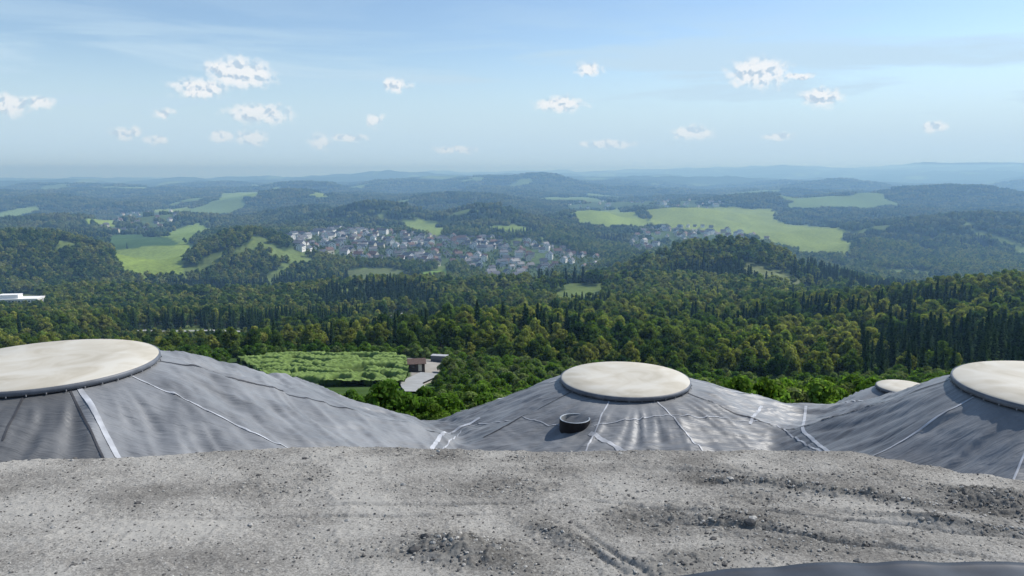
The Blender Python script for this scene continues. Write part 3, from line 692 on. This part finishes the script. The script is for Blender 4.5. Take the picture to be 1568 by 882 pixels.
CL=[(368,112,42,18),(338,106,20,9),(305,135,34,12),(398,175,40,12),(12,161,22,12),(62,157,16,7),(192,203,16,7),(250,174,12,6),(384,211,22,9),(340,210,13,7),(490,217,15,10),(240,215,14,6),(572,184,13,9),(535,211,22,5),(607,131,20,8),(858,159,34,10),(902,107,18,8),(1160,112,40,18),(1222,117,20,4),(1257,150,24,11),(1060,204,26,9),(1430,194,15,7),(1190,208,18,5),(930,221,38,6),(700,229,32,5)]
nzw=N(nt,'ShaderNodeTexNoise');nzw.inputs['Scale'].default_value=60;nzw.inputs['Detail'].default_value=2;nzw.inputs['Roughness'].default_value=.5;Lk(P.outputs[0],nzw.inputs['Vector'])
sb=N(nt,'ShaderNodeVectorMath',operation='SUBTRACT');Lk(nzw.outputs['Color'],sb.inputs[0]);sb.inputs[1].default_value=(.5,.5,.5)
ad=N(nt,'ShaderNodeVectorMath',operation='MULTIPLY_ADD');Lk(sb.outputs[0],ad.inputs[0]);ad.inputs[1].default_value=(.02,.010,0);Lk(P.outputs[0],ad.inputs[2])
last=None
for cpx,cpy,hw,hh_ in CL:
    u,s=bearing(cpx,cpy);a=math.atan(u);e_=math.atan(s*math.cos(a));sxx=F/(hw*1.2);syy=F/(hh_*1.3)
    s1=N(nt,'ShaderNodeVectorMath',operation='MULTIPLY_ADD');Lk(ad.outputs[0],s1.inputs[0]);s1.inputs[1].default_value=(sxx,syy,0);s1.inputs[2].default_value=(-a*sxx,-e_*syy,0)
    ln=N(nt,'ShaderNodeVectorMath',operation='LENGTH');Lk(s1.outputs[0],ln.inputs[0])
    if last is None: last=ln.outputs['Value']
    else:
        mn=N(nt,'ShaderNodeMath',operation='MINIMUM');Lk(last,mn.inputs[0]);Lk(ln.outputs['Value'],mn.inputs[1]);last=mn.outputs[0]
def cn(off):
    v=P.outputs[0]
    if off:
        q=N(nt,'ShaderNodeVectorMath',operation='ADD');Lk(v,q.inputs[0]);q.inputs[1].default_value=off;v=q.outputs[0]
    nf=N(nt,'ShaderNodeTexNoise');nf.inputs['Scale'].default_value=90;nf.inputs['Detail'].default_value=4;nf.inputs['Roughness'].default_value=.52;Lk(v,nf.inputs['Vector']);return nf.outputs['Fac']
c1=cn(None);c2=cn((.003,.006,0))
iv=N(nt,'ShaderNodeMath',operation='MULTIPLY_ADD');Lk(c1,iv.inputs[0]);iv.inputs[1].default_value=1.15;iv.inputs[2].default_value=.52
dd_=N(nt,'ShaderNodeMath',operation='SUBTRACT');Lk(iv.outputs[0],dd_.inputs[0]);Lk(last,dd_.inputs[1])
dn0=N(nt,'ShaderNodeMapRange',interpolation_type='SMOOTHSTEP');Lk(dd_.outputs[0],dn0.inputs[0]);dn0.inputs[1].default_value=-.08;dn0.inputs[2].default_value=.7;dn0.inputs[4].default_value=.95
fe=N(nt,'ShaderNodeMapRange');Lk(el.outputs[0],fe.inputs[0]);fe.inputs[1].default_value=.03;fe.inputs[2].default_value=.09;fe.inputs[3].default_value=.55;fe.inputs[4].default_value=1
dn=N(nt,'ShaderNodeMath',operation='MULTIPLY');Lk(dn0.outputs[0],dn.inputs[0]);Lk(fe.outputs[0],dn.inputs[1])
df=N(nt,'ShaderNodeMath',operation='SUBTRACT');Lk(c1,df.inputs[0]);Lk(c2,df.inputs[1])
sh=N(nt,'ShaderNodeMapRange',interpolation_type='SMOOTHSTEP');Lk(df.outputs[0],sh.inputs[0]);sh.inputs[1].default_value=.02;sh.inputs[2].default_value=-.16
cc=N(nt,'ShaderNodeMix',data_type='RGBA');Lk(sh.outputs[0],cc.inputs[0]);cc.inputs[6].default_value=(.92,.95,.98,1);cc.inputs[7].default_value=(.52,.64,.77,1)
cb=N(nt,'ShaderNodeBackground');cb.inputs[1].default_value=1.0;Lk(cc.outputs[2],cb.inputs[0])
mp=N(nt,'ShaderNodeMapping');mp.inputs['Scale'].default_value=(1.6,15,1);mp.inputs['Rotation'].default_value=(0,0,-.07);mp.inputs['Location'].default_value=(.4,.2,0);Lk(P.outputs[0],mp.inputs[0])
ci=N(nt,'ShaderNodeTexNoise');ci.inputs['Scale'].default_value=1.4;ci.inputs['Detail'].default_value=7;ci.inputs['Roughness'].default_value=.58;ci.inputs['Distortion'].default_value=.5;Lk(mp.outputs[0],ci.inputs['Vector'])
cr_=N(nt,'ShaderNodeMapRange',interpolation_type='SMOOTHSTEP');Lk(ci.outputs['Fac'],cr_.inputs[0]);cr_.inputs[1].default_value=.42;cr_.inputs[2].default_value=.60;cr_.inputs[4].default_value=.85
ve=N(nt,'ShaderNodeMapRange',interpolation_type='SMOOTHSTEP');Lk(el.outputs[0],ve.inputs[0]);ve.inputs[1].default_value=.20;ve.inputs[2].default_value=.13;ve.inputs[3].default_value=.2;ve.inputs[4].default_value=1
cm=N(nt,'ShaderNodeMath',operation='MULTIPLY');Lk(cr_.outputs[0],cm.inputs[0]);Lk(ve.outputs[0],cm.inputs[1])
hv=N(nt,'ShaderNodeMapRange',interpolation_type='SMOOTHSTEP');Lk(el.outputs[0],hv.inputs[0]);hv.inputs[1].default_value=.17;hv.inputs[2].default_value=.02;hv.inputs[4].default_value=1
mxm=N(nt,'ShaderNodeMath',operation='MAXIMUM');Lk(cm.outputs[0],mxm.inputs[0]);Lk(hv.outputs[0],mxm.inputs[1])
vb=N(nt,'ShaderNodeBackground');vb.inputs[0].default_value=(.56,.74,.89,1);vb.inputs[1].default_value=1
m1=N(nt,'ShaderNodeMixShader');Lk(mxm.outputs[0],m1.inputs[0]);Lk(bg.outputs[0],m1.inputs[1]);Lk(vb.outputs[0],m1.inputs[2])
m2=N(nt,'ShaderNodeMixShader');Lk(dn.outputs[0],m2.inputs[0]);Lk(m1.outputs[0],m2.inputs[1]);Lk(cb.outputs[0],m2.inputs[2]);Lk(m2.outputs[0],out.inputs[0])

# ------------------------------------------------------------------ camera
cd=bpy.data.cameras.new('camera');cd.lens=26;cd.sensor_width=36;cd.clip_start=.1;cd.clip_end=100000
co=bpy.data.objects.new('camera',cd);scene.collection.objects.link(co);co.location=(0,0,0);co.rotation_euler=(math.pi/2-PITCH,0,0);scene.camera=co
